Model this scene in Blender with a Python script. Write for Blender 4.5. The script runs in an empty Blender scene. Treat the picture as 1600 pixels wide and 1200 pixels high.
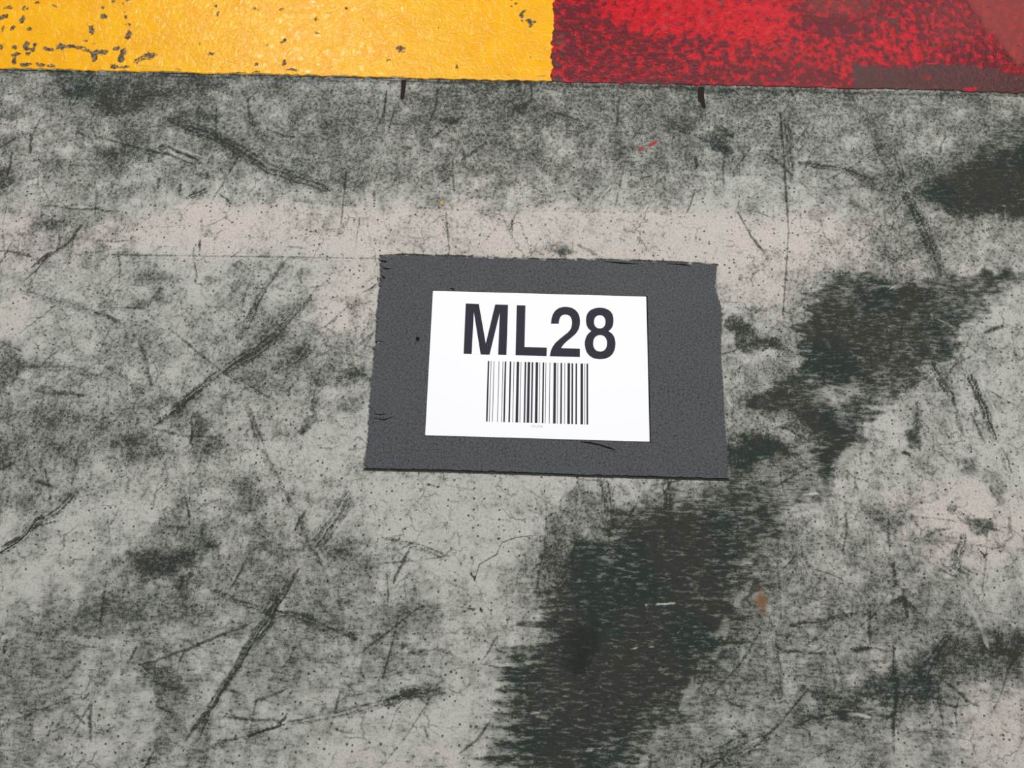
import bpy, bmesh, math, random
import numpy as np
from mathutils import Vector, Matrix
from mathutils.geometry import tessellate_polygon

scene = bpy.context.scene
COL = scene.collection
rng = np.random.default_rng(7)
random.seed(7)

# ------------------------------------------------------------------ camera
FPX = 1294.0                                  # phone wide lens, in pixels of a 1600x1200 frame
TILT, ROLL = 0.28783, 0.02692
EYE = np.array([-0.03521, -0.34577, 1.06979])
fwd = np.array([0.0, math.sin(TILT), -math.cos(TILT)])
r0 = np.array([1.0, 0.0, 0.0]); u0 = np.cross(r0, fwd)
right = r0 * math.cos(ROLL) + u0 * math.sin(ROLL)
up = np.cross(right, fwd)
cam_data = bpy.data.cameras.new('camera')
cam_data.sensor_width = 36.0
cam_data.lens = FPX / 1600 * 36.0
cam_data.clip_start = 0.01
cam = bpy.data.objects.new('camera', cam_data)
M = Matrix.Identity(4)
for i in range(3):
    M[i][0] = right[i]; M[i][1] = up[i]; M[i][2] = -fwd[i]; M[i][3] = EYE[i]
cam.matrix_world = M
COL.objects.link(cam)
scene.camera = cam

# ------------------------------------------------------------------ light and exposure
scene.view_settings.view_transform = 'Standard'
scene.view_settings.look = 'None'
scene.view_settings.gamma = 1.0
scene.view_settings.use_curve_mapping = False
scene.view_settings.exposure = 0.0

world = bpy.data.worlds.new('hall_ambient'); scene.world = world
world.use_nodes = True
world.node_tree.nodes['Background'].inputs[0].default_value = (0.96, 0.98, 1.0, 1)
world.node_tree.nodes['Background'].inputs[1].default_value = 0.31

def ceiling_or_fill_lamp(loc, sx, sy, watts, col=(1.0, 0.985, 0.96)):
    l = bpy.data.lights.new('ceiling_or_fill_lamp', 'AREA'); l.shape = 'RECTANGLE'
    l.size = sx; l.size_y = sy; l.energy = watts; l.color = col
    o = bpy.data.objects.new('ceiling_or_fill_lamp', l); o.location = loc
    COL.objects.link(o)
    return o
# two long fluorescent fittings under the hall ceiling, running away from the viewer
ceiling_or_fill_lamp((-1.35, 3.15, 3.4), 0.45, 1.2, 46)
ceiling_or_fill_lamp((2.0, 3.2, 3.4), 0.4, 0.9, 30)
ceiling_or_fill_lamp((0.2, 1.0, 3.6), 2.4, 1.2, 90)  # unseen overhead fill, added as main light, set forward to dim the near floor

# ------------------------------------------------------------------ helpers
def F(px, py, z=0.0):
    """an image pixel cast through the camera to metres on the floor"""
    d = fwd + right * ((px - 800) / FPX) - up * ((py - 600) / FPX)
    t = (z - EYE[2]) / d[2]
    return np.array([EYE[0] + d[0] * t, EYE[1] + d[1] * t])
PX = 0.000872                                 # metres per pixel near the middle

def lin(r, g, b):
    f = lambda c: (c / 255 / 12.92) if c / 255 <= 0.04045 else ((c / 255 + 0.055) / 1.055) ** 2.4
    return (f(r), f(g), f(b), 1.0)

def tag(o, label=None, cat=None, group=None, kind=None):
    if label: o['label'] = label
    if cat: o['category'] = cat
    if group: o['group'] = group
    if kind: o['kind'] = kind
    return o

def link_mesh(name, verts, faces, mats, parent=None, mat_idx=None, smooth=False):
    me = bpy.data.meshes.new(name)
    me.from_pydata([tuple(v) for v in verts], [], faces)
    for m in (mats if isinstance(mats, (list, tuple)) else [mats]): me.materials.append(m)
    if mat_idx is not None: me.polygons.foreach_set('material_index', mat_idx)
    if smooth: me.polygons.foreach_set('use_smooth', [True] * len(me.polygons))
    me.update()
    o = bpy.data.objects.new(name, me); COL.objects.link(o)
    if parent is not None: o.parent = parent
    return o

def slab(loops, z0, z1, V=None, Fc=None, MI=None, mi=0, flare=0.0):
    """solid plate from an outline (first loop) and holes; returns shared lists"""
    V = [] if V is None else V; Fc = [] if Fc is None else Fc; MI = [] if MI is None else MI
    flat = [p for lp in loops for p in lp]
    tris = tessellate_polygon([[Vector((p[0], p[1], 0)) for p in lp] for lp in loops])
    n = len(flat); b = len(V)
    V += [(p[0], p[1], z1) for p in flat] + [(p[0], p[1], z0) for p in flat]
    for t in tris:
        a, c, d = (flat[i] for i in t)
        ar = (c[0]-a[0])*(d[1]-a[1]) - (c[1]-a[1])*(d[0]-a[0])
        t = tuple(t) if ar > 0 else tuple(reversed(t))
        Fc.append(tuple(b + i for i in t)); MI.append(mi)
        Fc.append(tuple(b + n + i for i in reversed(t))); MI.append(mi)
    s = 0
    for k, lp in enumerate(loops):
        m = len(lp)
        area = sum(lp[i][0]*lp[(i+1) % m][1] - lp[(i+1) % m][0]*lp[i][1] for i in range(m))
        ccw = (area > 0) == (k == 0)
        for i in range(m):
            j = (i + 1) % m
            q = (b+s+i, b+n+s+i, b+n+s+j, b+s+j)
            Fc.append(q if ccw else q[::-1]); MI.append(mi)
        s += m
    return V, Fc, MI

def catmull(pts, closed=False, n=6):
    pts = [np.array(p, float) for p in pts]; N = len(pts); out = []
    for i in range(N if closed else N - 1):
        p0 = pts[(i-1) % N] if closed or i > 0 else 2*pts[0]-pts[1]
        p1 = pts[i]; p2 = pts[(i+1) % N]
        p3 = pts[(i+2) % N] if closed or i + 2 < N else 2*pts[-1]-pts[-2]
        for k in range(n):
            t = k / n
            out.append(0.5*((2*p1)+(-p0+p2)*t+(2*p0-5*p1+4*p2-p3)*t*t+(-p0+3*p1-3*p2+p3)*t**3))
    if not closed: out.append(pts[-1])
    return out

# ---- lattice noise on a separable grid
def bspline_w(x, step, x0, n):
    t = (x - x0) / step + 1.0
    i = np.floor(t).astype(int); f = t - i
    W = np.zeros((len(x), n))
    w = [(1-f)**3/6, (3*f**3-6*f**2+4)/6, (-3*f**3+3*f**2+3*f+1)/6, f**3/6]
    for k in range(4): W[np.arange(len(x)), np.clip(i-1+k, 0, n-1)] += w[k]
    return W
def noise(xs, ys, sx, sy=None, seed=0):
    sy = sy or sx
    r = np.random.default_rng(seed)
    nx = int((xs[-1]-xs[0])/sx) + 6; ny = int((ys[-1]-ys[0])/sy) + 6
    R = r.standard_normal((ny, nx))
    out = bspline_w(ys, sy, ys[0], ny) @ R @ bspline_w(xs, sx, xs[0], nx).T
    return out / out.std()
def fbm(xs, ys, s, octs, gain=0.6, seed=0, ax=1.0):
    out = 0; a = 1
    for k in range(octs):
        out = out + a * noise(xs, ys, s*ax, s, seed*31+k); s /= 2; a *= gain
    return out / out.std()
def sstep(a, b, x):
    t = np.clip((x-a)/(b-a), 0, 1); return t*t*(3-2*t)

class Field:
    """wear and stain layers over a grid on the floor"""
    def __init__(s, xs, ys, warp=0.0, wseed=3):
        s.xs, s.ys = xs, ys
        X, Y = np.meshgrid(xs, ys)
        s.X0, s.Y0 = X, Y
        s.X = X + warp*(fbm(xs, ys, 0.022, 4, 0.65, wseed)); s.Y = Y + warp*(fbm(xs, ys, 0.022, 4, 0.65, wseed+1))
        s.L = {}
        s.mod = None
    def layer(s, n):
        if n not in s.L: s.L[n] = np.zeros_like(s.X)
        return s.L[n]
    def box(s, P, pad):
        i0, i1 = np.searchsorted(s.ys, [P[:, 1].min()-pad, P[:, 1].max()+pad])
        j0, j1 = np.searchsorted(s.xs, [P[:, 0].min()-pad, P[:, 0].max()+pad])
        return slice(i0, i1), slice(j0, j1)
    def put(s, n, sl, v, amt):
        A = s.layer(n)
        A[sl] = A[sl] + amt*v
    def blob(s, n, px, py, rx, ry, amt, ang=0.0, hard=0.0):
        c = F(px, py); rx *= PX; ry *= PX; R = max(rx, ry)*1.8
        sl = s.box(np.array([c]), R)
        dx = s.X[sl]-c[0]; dy = s.Y[sl]-c[1]; a = math.radians(ang)
        u = (dx*math.cos(a)+dy*math.sin(a))/rx; v = (-dx*math.sin(a)+dy*math.cos(a))/ry
        d = np.sqrt(u*u+v*v)
        s.put(n, sl, 1-sstep(0.35+0.5*hard, 1.45-0.4*hard, d), amt)
    def stroke(s, n, pts, w, amt, taper=True, broken=0.0, soft=0.6, warp=True):
        P = np.array([F(*p) for p in pts]); hw = max(w, 1.6)*PX/2
        sl = s.box(P, hw*3+0.012)
        X = (s.X if warp else s.X0)[sl]; Y = (s.Y if warp else s.Y0)[sl]
        if warp: X = s.X0[sl]+(X-s.X0[sl])*0.22; Y = s.Y0[sl]+(Y-s.Y0[sl])*0.22
        best = np.full(X.shape, 9.0); tt = np.zeros(X.shape); side = np.zeros(X.shape)
        seg = np.linalg.norm(np.diff(P, axis=0), axis=1); tot = seg.sum(); acc = 0
        for (a, b, l) in zip(P[:-1], P[1:], seg):
            t = np.clip(((X-a[0])*(b[0]-a[0])+(Y-a[1])*(b[1]-a[1]))/(l*l), 0, 1)
            d = np.hypot(X-a[0]-t*(b[0]-a[0]), Y-a[1]-t*(b[1]-a[1]))
            m = d < best; best[m] = d[m]; tt[m] = ((acc+t*l)/tot)[m]; acc += l
            sg = np.sign((b[0]-a[0])*(Y-a[1])-(b[1]-a[1])*(X-a[0])); side[m] = (sg*d)[m]
        wd = hw*(np.sqrt(np.clip(1-(2*tt-1)**4, 0.02, 1)) if taper else 1.0)
        v = 1-sstep(1-soft, 1+soft, best/wd)
        if broken and s.mod is not None: v = v*np.clip(1-broken+broken*s.mod[sl]*1.5, 0, 1)
        if w >= 7 and warp and n != 'scrape':      # rubbed marks are bundles of fine parallel lines
            al = tt*tot/PX; q = side/PX
            f1 = np.sin(q*1.55+1.2*np.sin(al/37.0)+w)+np.sin(q*0.83+1.5*np.sin(al/61.0+w))+0.8*np.sin(q*2.9+np.sin(al/23.0))
            v = v*np.clip(0.72+0.42*f1, 0, 1.5)
        s.put(n, sl, v, amt)
    def poly(s, n, pts, amt, edge=6, rag=1.0, to=None):
        P = np.array([F(*p) for p in pts]); pad = edge*PX*2+0.03
        sl = s.box(P, pad)
        X = s.X0[sl]+(s.X[sl]-s.X0[sl])*rag; Y = s.Y0[sl]+(s.Y[sl]-s.Y0[sl])*rag
        ins = np.zeros(X.shape, bool); d = np.full(X.shape, 9.0)
        for a, b in zip(P, np.roll(P, -1, 0)):
            l2 = max(((b-a)**2).sum(), 1e-12)
            t = np.clip(((X-a[0])*(b[0]-a[0])+(Y-a[1])*(b[1]-a[1]))/l2, 0, 1)
            d = np.minimum(d, np.hypot(X-a[0]-t*(b[0]-a[0]), Y-a[1]-t*(b[1]-a[1])))
            c = ((a[1] > Y) != (b[1] > Y)) & (X < (b[0]-a[0])*(Y-a[1])/(b[1]-a[1]+1e-15)+a[0])
            ins ^= c
        sd = np.where(ins, d, -d)
        v = sstep(-edge*PX, edge*PX, sd)
        if to is None: s.put(n, sl, v, amt)
        else:
            A = s.layer(n); A[sl] = A[sl]*(1-v)+to*v

def grid_object(name, xs, ys, z, layers, mat, parent=None, keep=None):
    ny, nx = len(ys), len(xs)
    X, Y = np.meshgrid(xs, ys)
    Z = z if isinstance(z, np.ndarray) else np.full(X.shape, z)
    co = np.stack([X, Y, Z], -1).reshape(-1, 3).astype(np.float32)
    idx = np.arange(ny*nx).reshape(ny, nx)
    q = np.stack([idx[:-1, :-1], idx[:-1, 1:], idx[1:, 1:], idx[1:, :-1]], -1).reshape(-1, 4)
    me = bpy.data.meshes.new(name)
    me.vertices.add(len(co)); me.vertices.foreach_set('co', co.ravel())
    me.loops.add(q.size); me.loops.foreach_set('vertex_index', q.ravel().astype(np.int32))
    me.polygons.add(len(q)); me.polygons.foreach_set('loop_start', np.arange(0, q.size, 4, dtype=np.int32))
    me.update(calc_edges=True)
    for k, A in layers.items():
        at = me.attributes.new(k, 'FLOAT', 'POINT')
        at.data.foreach_set('value', A.astype(np.float32).ravel())
    me.materials.append(mat)
    o = bpy.data.objects.new(name, me); COL.objects.link(o)
    if parent is not None: o.parent = parent
    return o

# ---- node helpers
class NT:
    def __init__(s, name):
        s.m = bpy.data.materials.new(name); s.m.use_nodes = True
        s.t = s.m.node_tree; s.b = s.t.nodes['Principled BSDF']
        s.co = s.n('ShaderNodeTexCoord').outputs['Object']
    def n(s, typ, **kw):
        nd = s.t.nodes.new(typ)
        for k, v in kw.items(): setattr(nd, k, v)
        return nd
    def set(s, sock, v):
        if hasattr(v, 'links') or isinstance(v, bpy.types.NodeSocket): s.t.links.new(v, sock)
        else: sock.default_value = v
    def math(s, op, a, b=0.0, c=0.0, clamp=False):
        nd = s.n('ShaderNodeMath', operation=op, use_clamp=clamp)
        for i, v in enumerate((a, b, c)): s.set(nd.inputs[i], v)
        return nd.outputs[0]
    def attr(s, name): return s.n('ShaderNodeAttribute', attribute_name=name).outputs['Fac']
    def noise(s, scale, detail=4, rough=0.6, vec=None, dist=0.0, dim='2D'):
        nd = s.n('ShaderNodeTexNoise', noise_dimensions=dim)
        s.t.links.new(vec or s.co, nd.inputs['Vector'])
        nd.inputs['Scale'].default_value = scale; nd.inputs['Detail'].default_value = detail
        nd.inputs['Roughness'].default_value = rough; nd.inputs['Distortion'].default_value = dist
        return nd.outputs['Fac']
    def mapping(s, scale=(1, 1, 1), rot=0.0, loc=(0, 0, 0), vec=None):
        nd = s.n('ShaderNodeMapping'); s.t.links.new(vec or s.co, nd.inputs['Vector'])
        nd.inputs['Scale'].default_value = scale; nd.inputs['Rotation'].default_value = (0, 0, rot); nd.inputs['Location'].default_value = loc
        return nd.outputs[0]
    def voro(s, scale, feature='F1', vec=None, rand=1.0):
        nd = s.n('ShaderNodeTexVoronoi', voronoi_dimensions='2D', feature=feature)
        s.t.links.new(vec or s.co, nd.inputs['Vector']); nd.inputs['Scale'].default_value = scale
        nd.inputs['Randomness'].default_value = rand
        return nd
    def smooth(s, v, a, b, lo=0.0, hi=1.0):
        nd = s.n('ShaderNodeMapRange', interpolation_type='SMOOTHSTEP'); nd.clamp = True
        s.set(nd.inputs[0], v)
        for i, x in enumerate((a, b, lo, hi)): s.set(nd.inputs[1+i], x)
        return nd.outputs[0]
    def mixf(s, f, a, b):
        nd = s.n('ShaderNodeMix', data_type='FLOAT')
        s.set(nd.inputs[0], f); s.set(nd.inputs[2], a); s.set(nd.inputs[3], b)
        return nd.outputs[0]
    def mix(s, f, a, b):
        nd = s.n('ShaderNodeMix', data_type='RGBA')
        s.set(nd.inputs[0], f); s.set(nd.inputs[6], a); s.set(nd.inputs[7], b)
        return nd.outputs[2]
    def bump(s, h, strength, dist):
        nd = s.n('ShaderNodeBump'); nd.inputs['Strength'].default_value = strength
        nd.inputs['Distance'].default_value = dist; s.t.links.new(h, nd.inputs['Height'])
        s.t.links.new(nd.outputs[0], s.b.inputs['Normal'])
    def out(s, col, rough, spec=0.5):
        s.set(s.b.inputs['Base Color'], col); s.set(s.b.inputs['Roughness'], rough)
        s.set(s.b.inputs['Specular IOR Level'], spec)
        return s.m

# ------------------------------------------------------------------ materials
def mat_floor():
    n = NT('worn_concrete')
    D, S, K, W, L, RU = (n.attr(k) for k in ('stain', 'streak', 'scuff_and_shade', 'warm', 'scrape', 'rust'))
    iso = n.noise(205, 5, 0.78)
    strv = n.mapping((0.26, 1.0, 1.0), rot=-0.10)
    stre = n.noise(240, 5, 0.75, vec=strv)
    g = n.mixf(S, iso, stre)
    mid = n.noise(60, 4, 0.65)
    fine = n.noise(560, 2, 0.6)
    # fine veins where dirt sits in the crazed surface
    v1 = n.math('ABSOLUTE', n.math('SUBTRACT', n.noise(85, 5, 0.7, dist=0.3), 0.5))
    v2 = n.math('ABSOLUTE', n.math('SUBTRACT', n.noise(150, 4, 0.7, vec=n.mapping((1, 1, 1), 0.7, (3.1, 1.7, 0))), 0.5))
    vein = n.math('MAXIMUM', n.smooth(v1, 0.0, 0.028, 1.0, 0.0), n.math('MULTIPLY', n.smooth(v2, 0.0, 0.03, 1.0, 0.0), 0.7))
    vein = n.math('MULTIPLY', vein, n.smooth(n.noise(38, 4, 0.65), 0.42, 0.62))
    t = n.math('ADD', D, n.math('MULTIPLY', n.math('SUBTRACT', g, 0.5), n.mixf(S, 2.5, 3.5)))
    t = n.math('ADD', t, n.math('MULTIPLY', n.math('SUBTRACT', mid, 0.5), 0.38))
    t = n.math('ADD', t, n.math('MULTIPLY', n.math('SUBTRACT', fine, 0.5), n.mixf(S, 0.75, 0.35)))
    t = n.math('ADD', t, n.math('MULTIPLY', vein, n.mixf(S, 0.28, 0.05)))
    m = n.smooth(t, 0.26, 0.92)
    # clean cement: cool to pinkish
    pale = n.mix(W, lin(188, 188, 181), lin(204, 195, 187))
    pale = n.mix(n.math('MULTIPLY', n.smooth(n.noise(330, 4, 0.75), 0.42, 0.68), 0.42), pale, lin(140, 139, 132))
    film = n.smooth(n.math('ADD', D, n.math('MULTIPLY', n.math('SUBTRACT', mid, 0.5), 0.5)), 0.15, 0.6)
    pale = n.mix(n.math('MULTIPLY', film, 0.78), pale, lin(120, 122, 116))
    pale = n.mix(n.math('MULTIPLY', n.smooth(n.math('ADD', D, n.math('MULTIPLY', n.math('SUBTRACT', mid, 0.5), 0.6)), 0.5, 0.85), 0.5), pale, lin(88, 92, 86))
    green = n.noise(9, 2, 0.5)
    deep = n.mix(n.smooth(green, 0.42, 0.6), lin(55, 56, 51), lin(46, 54, 49))
    dark = n.mix(n.smooth(n.math('ADD', D, n.math('MULTIPLY', n.math('SUBTRACT', fine, 0.5), 0.9)), 0.32, 0.82), lin(86, 88, 82), deep)
    col = n.mix(m, pale, dark)
    # isolated pits
    vo = n.voro(150); r = n.n('ShaderNodeSeparateColor'); n.t.links.new(vo.outputs['Color'], r.inputs[0])
    pr = n.math('MULTIPLY', n.smooth(r.outputs[0], 0.80, 1.0), 0.24)
    pit = n.math('LESS_THAN', vo.outputs['Distance'], pr)
    col = n.mix(n.math('MULTIPLY', pit, 0.8), col, lin(42, 42, 38))
    # hairline crazing
    wv = n.n('ShaderNodeVectorMath', operation='ADD')
    nz = n.n('ShaderNodeTexNoise', noise_dimensions='2D'); n.t.links.new(n.co, nz.inputs['Vector']); nz.inputs['Scale'].default_value = 60; nz.inputs['Detail'].default_value = 4
    sc = n.n('ShaderNodeVectorMath', operation='SCALE'); n.t.links.new(nz.outputs['Color'], sc.inputs[0]); sc.inputs['Scale'].default_value = 0.022
    n.t.links.new(n.co, wv.inputs[0]); n.t.links.new(sc.outputs[0], wv.inputs[1])
    cr = n.voro(26, 'DISTANCE_TO_EDGE', vec=wv.outputs[0])
    crk = n.smooth(cr.outputs['Distance'], 0.012, 0.034, 1.0, 0.0)
    msk = n.smooth(n.noise(16, 3, 0.6), 0.52, 0.62)
    col = n.mix(n.math('MULTIPLY', n.math('MULTIPLY', crk, msk), 0.55), col, lin(60, 60, 55))
    # rubbed-on rubber and paint marks with painted edge shade, light scrapes, rust
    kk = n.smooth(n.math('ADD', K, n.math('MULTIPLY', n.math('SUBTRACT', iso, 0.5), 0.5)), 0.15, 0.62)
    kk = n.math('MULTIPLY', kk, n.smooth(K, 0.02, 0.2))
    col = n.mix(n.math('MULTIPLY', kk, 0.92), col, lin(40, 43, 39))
    ll = n.smooth(n.math('ADD', L, n.math('MULTIPLY', n.math('SUBTRACT', g, 0.5), 1.2)), 0.25, 0.75)
    ll = n.math('MULTIPLY', ll, n.smooth(L, 0.02, 0.25))
    col = n.mix(n.math('MULTIPLY', ll, 0.85), col, lin(196, 196, 188))
    col = n.mix(n.math('MULTIPLY', RU, 0.75, clamp=True), col, lin(122, 94, 62))
    n.bump(t, 0.25, 0.0006)
    return n.out(col, 0.8, 0.1)

def mat_yellow():
    n = NT('yellow_floor_paint')
    chip, grime = n.attr('chip'), n.attr('grime')
    a = n.noise(230, 5, 0.7)
    base = n.mix(n.smooth(n.noise(25, 4, 0.6), 0.3, 0.7), lin(250, 180, 0), lin(242, 170, 8))
    fl = n.noise(300, 4, 0.7)
    base = n.mix(n.math('MULTIPLY', n.smooth(fl, 0.62, 0.78), 0.45), base, lin(190, 130, 25))
    c = n.smooth(n.math('ADD', chip, n.math('MULTIPLY', n.math('SUBTRACT', a, 0.5), 2.2)), 0.38, 0.62)
    c = n.math('MULTIPLY', c, n.smooth(chip, 0.05, 0.3))
    g = n.smooth(n.math('ADD', grime, n.math('MULTIPLY', n.math('SUBTRACT', a, 0.5), 1.0)), 0.3, 0.9)
    g = n.math('MULTIPLY', g, n.smooth(grime, 0.02, 0.3))
    col = n.mix(n.math('MULTIPLY', g, 0.7), base, lin(150, 100, 38))
    chc = n.mix(n.smooth(n.noise(200, 3, 0.6), 0.4, 0.6), lin(70, 56, 42), lin(128, 112, 88))
    col = n.mix(c, col, chc)
    rip = n.noise(95, 4, 0.6, dist=0.6)
    ridge = n.math('ABSOLUTE', n.math('SUBTRACT', n.noise(55, 3, 0.5, dist=0.8), 0.5))
    h = n.math('ADD', n.math('MULTIPLY', ridge, -1.2), rip)
    h = n.math('SUBTRACT', h, n.math('MULTIPLY', c, 0.5))
    n.bump(h, 0.5, 0.0024)
    return n.out(col, n.mixf(c, 0.16, 0.8), 0.36)

def mat_red():
    n = NT('red_floor_paint')
    br, dk, du = n.attr('bright'), n.attr('worn'), n.attr('dust')
    a = n.noise(85, 3, 0.55, dist=0.15)
    b = n.noise(230, 4, 0.7)
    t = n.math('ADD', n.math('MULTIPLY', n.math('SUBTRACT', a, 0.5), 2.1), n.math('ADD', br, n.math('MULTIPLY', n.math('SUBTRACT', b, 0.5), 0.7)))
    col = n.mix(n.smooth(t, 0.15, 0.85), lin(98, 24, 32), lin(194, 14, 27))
    col = n.mix(n.math('MULTIPLY', n.smooth(t, 0.85, 1.25), 0.5), col, lin(215, 40, 50))  # lighter tops painted in as small highlights on the gloss
    d = n.smooth(n.math('ADD', dk, n.math('ADD', n.math('MULTIPLY', n.math('SUBTRACT', a, 0.5), -1.1), n.math('MULTIPLY', n.math('SUBTRACT', b, 0.5), 0.5))), 0.26, 0.52)
    col = n.mix(n.math('MULTIPLY', d, 0.9), col, lin(76, 50, 48))
    col = n.mix(n.math('MULTIPLY', du, 0.75, clamp=True), col, lin(150, 66, 62))
    sp = n.voro(160); r = n.n('ShaderNodeSeparateColor'); n.t.links.new(sp.outputs['Color'], r.inputs[0])
    pit = n.math('LESS_THAN', sp.outputs['Distance'], n.math('MULTIPLY', n.smooth(r.outputs[0], 0.9, 1.0), 0.2))
    col = n.mix(n.math('MULTIPLY', pit, 0.8), col, lin(45, 28, 28))
    h = n.math('ADD', n.noise(150, 4, 0.65), n.math('MULTIPLY', a, 0.8))
    n.bump(h, 0.5, 0.002)
    return n.out(col, n.mixf(du, 0.17, 0.5), 0.24)

def mat_mat():
    n = NT('grit_tape')
    a = n.noise(760, 3, 0.75); b = n.noise(300, 4, 0.7); c = n.noise(14, 3, 0.6)
    v = n.math('ADD', n.math('MULTIPLY', a, 0.6), n.math('MULTIPLY', b, 0.4))
    col = n.mix(n.smooth(v, 0.32, 0.66), lin(50, 51, 53), lin(96, 97, 101))
    col = n.mix(n.math('MULTIPLY', n.smooth(c, 0.4, 0.7), 0.25), col, lin(86, 88, 92))
    col = n.mix(n.smooth(b, 0.37, 0.27), col, lin(38, 38, 39))
    col = n.mix(n.smooth(n.noise(900, 2, 0.6), 0.62, 0.72), col, lin(134, 135, 140))
    n.bump(v, 0.5, 0.0008)
    return n.out(col, 0.85, 0.1)

def mat_plain(name, c, rough=0.5, spec=0.4, var=0.0):
    n = NT(name)
    col = c
    if var:
        col = n.mix(n.math('MULTIPLY', n.noise(260, 4, 0.6), var), c, tuple(x*0.35 for x in c[:3])+(1.0,))
    return n.out(col, rough, spec)

M_floor, M_yellow, M_red, M_grit = mat_floor(), mat_yellow(), mat_red(), mat_mat()
M_hole = mat_plain('torn_backing', lin(26, 26, 27), 0.9, 0.1)
M_card = mat_plain('white_laminate', lin(248, 247, 251), 0.4, 0.2)
M_ink = mat_plain('black_ink', lin(48, 46, 58), 0.5, 0.08)
M_caption = mat_plain('grey_ink', lin(176, 176, 182), 0.5, 0.3)
M_mark = mat_plain('dark_brown_paint', lin(34, 20, 20), 0.7, 0.2)
M_redfleck = mat_plain('red_paint_fleck', lin(176, 46, 42), 0.6, 0.3, 0.5)
M_yelfleck = mat_plain('yellow_paint_fleck', lin(214, 165, 52), 0.6, 0.3, 0.4)

# ------------------------------------------------------------------ floor
corners = np.array([F(0, 0), F(1600, 0), F(1600, 1200), F(0, 1200)])
x0, x1 = corners[:, 0].min()-0.03, corners[:, 0].max()+0.03
y0, y1 = corners[:, 1].min()-0.03, corners[:, 1].max()+0.03
STEP = 0.0015
xs = np.concatenate([np.arange(x0-2.4, x0-0.01, 0.03), np.arange(x0, x1, STEP), np.arange(x1+0.03, x1+2.4, 0.03)])
ys = np.concatenate([np.arange(y0-1.6, y0-0.01, 0.03), np.arange(y0, y1, STEP), np.arange(y1+0.03, y1+2.4, 0.03)])
fl = Field(xs, ys, warp=0.0055)
fl.mod = np.clip(0.5+0.5*fbm(xs, ys, 0.014, 3, 0.6, 55), 0, 1)

# dirt judged by eye over the image, every 100 px from (50,150): percent of the cement that is dark
IMAGE_DIRT = '''
44 54 58 52 46 50 52 57 55 57 55 51 48 45 45 50
47 42 38 42 44 48 47 46 48 52 51 44 42 44 50 66
27 34 20 17 28 26 24 24 28 24 26 19 17 20 50 46
28 30 37 35 40 26 24 26 26 26 25 22 32 55 52 38
34 37 35 35 46 36 28 28 28 28 28 44 55 58 50 28
46 44 46 45 36 29 28 28 28 28 30 46 56 44 38 38
44 40 36 40 40 34 26 25 26 34 45 56 48 30 34 31
32 32 44 42 38 39 30 23 26 46 58 54 38 34 34 26
31 44 47 45 40 42 38 30 40 62 66 56 42 44 44 37
42 36 40 39 36 44 42 31 54 66 62 44 44 50 48 46
40 30 35 40 36 36 31 36 60 58 42 38 46 43 35 30
'''
rows = [[float(v) for v in r.split()] for r in IMAGE_DIRT.strip().splitlines()]
cxs = np.arange(xs[0], xs[-1]+0.02, 0.014); cys = np.arange(ys[0], ys[-1]+0.02, 0.014)
CX, CY = np.meshgrid(cxs, cys); num = np.full(CX.shape, 0.40*1e-4); den = np.full(CX.shape, 1e-4)
for i, r in enumerate(rows):
    for j, v in enumerate(r):
        p = F(50+100*j, 150+100*i)
        w = np.exp(-((CX-p[0])**2+(CY-p[1])**2)/(2*0.042**2)); num += w*v/100; den += w
base = num/den
D0 = bspline_w(ys, 0.014, cys[0], len(cys)) @ base @ bspline_w(xs, 0.014, cxs[0], len(cxs)).T
D = fl.layer('stain'); D += D0
D += 0.035*fbm(xs, ys, 0.08, 3, 0.7, 11) + 0.055*fbm(xs, ys, 0.016, 3, 0.85, 12) + 0.03*fbm(xs, ys, 0.05, 3, 0.6, 14, ax=3.0)
rid = fbm(xs, ys, 0.03, 3, 0.6, 15); D += 0.075*(np.exp(-(rid/0.16)**2)-0.2)*np.clip(0.6+0.6*fbm(xs, ys, 0.12, 2, 0.5, 16), 0, 1.5)
for k in ('streak', 'scuff_and_shade', 'warm', 'scrape', 'rust'): fl.layer(k)

B, S_, P_ = fl.blob, fl.stroke, fl.poly
# --- the big dark traffic smear on the right
band = [(775,1215),(792,1110),(806,1050),(838,1000),(868,955),(896,890),(935,835),(962,800),(1020,775),(1080,760),(1150,752),(1210,770),(1275,768),
        (1240,800),(1205,845),(1190,890),(1160,930),(1140,965),(1120,1010),(1085,1060),(1055,1110),(1010,1160),(985,1215)]
keepX = fl.X; fl.X = fl.X + 0.008*noise(xs, ys, 0.05, 0.0045, 801) + 0.006*noise(xs, ys, 0.03, 0.0025, 802)   # dragged, feathered rims
P_('stain', band, 0.24, edge=16, rag=1.3)
P_('streak', band, 0.75, edge=30)
core = [(800,1215),(812,1100),(850,1010),(880,985),(930,900),(985,850),(1060,800),(1130,790),(1150,850),(1120,920),(1090,980),(1050,1050),(1010,1100),(960,1150),(930,1215)]
P_('stain', core, 0.20, edge=24, rag=1.5)
upper = [(1290,438),(1310,424),(1345,428),(1355,445),(1400,445),(1430,432),(1480,427),(1600,428),(1620,432),(1585,445),(1545,470),(1530,500),(1500,520),(1490,540),(1460,560),(1440,580),
         (1420,600),(1390,615),(1365,640),(1345,665),(1340,690),(1310,715),(1275,740),(1270,700),(1262,660),(1235,645),(1190,632),(1190,612),(1250,592),(1245,540),(1268,490),(1278,465)]
P_('stain', upper, 0.29, edge=8, rag=1.1)
P_('streak', upper, 0.75, edge=20)
fl.X = keepX
B('stain', 1290, 520, 40, 60, 0.14); B('stain', 1300, 580, 50, 25, 0.15); B('stain', 1400, 460, 60, 20, 0.12)
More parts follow.
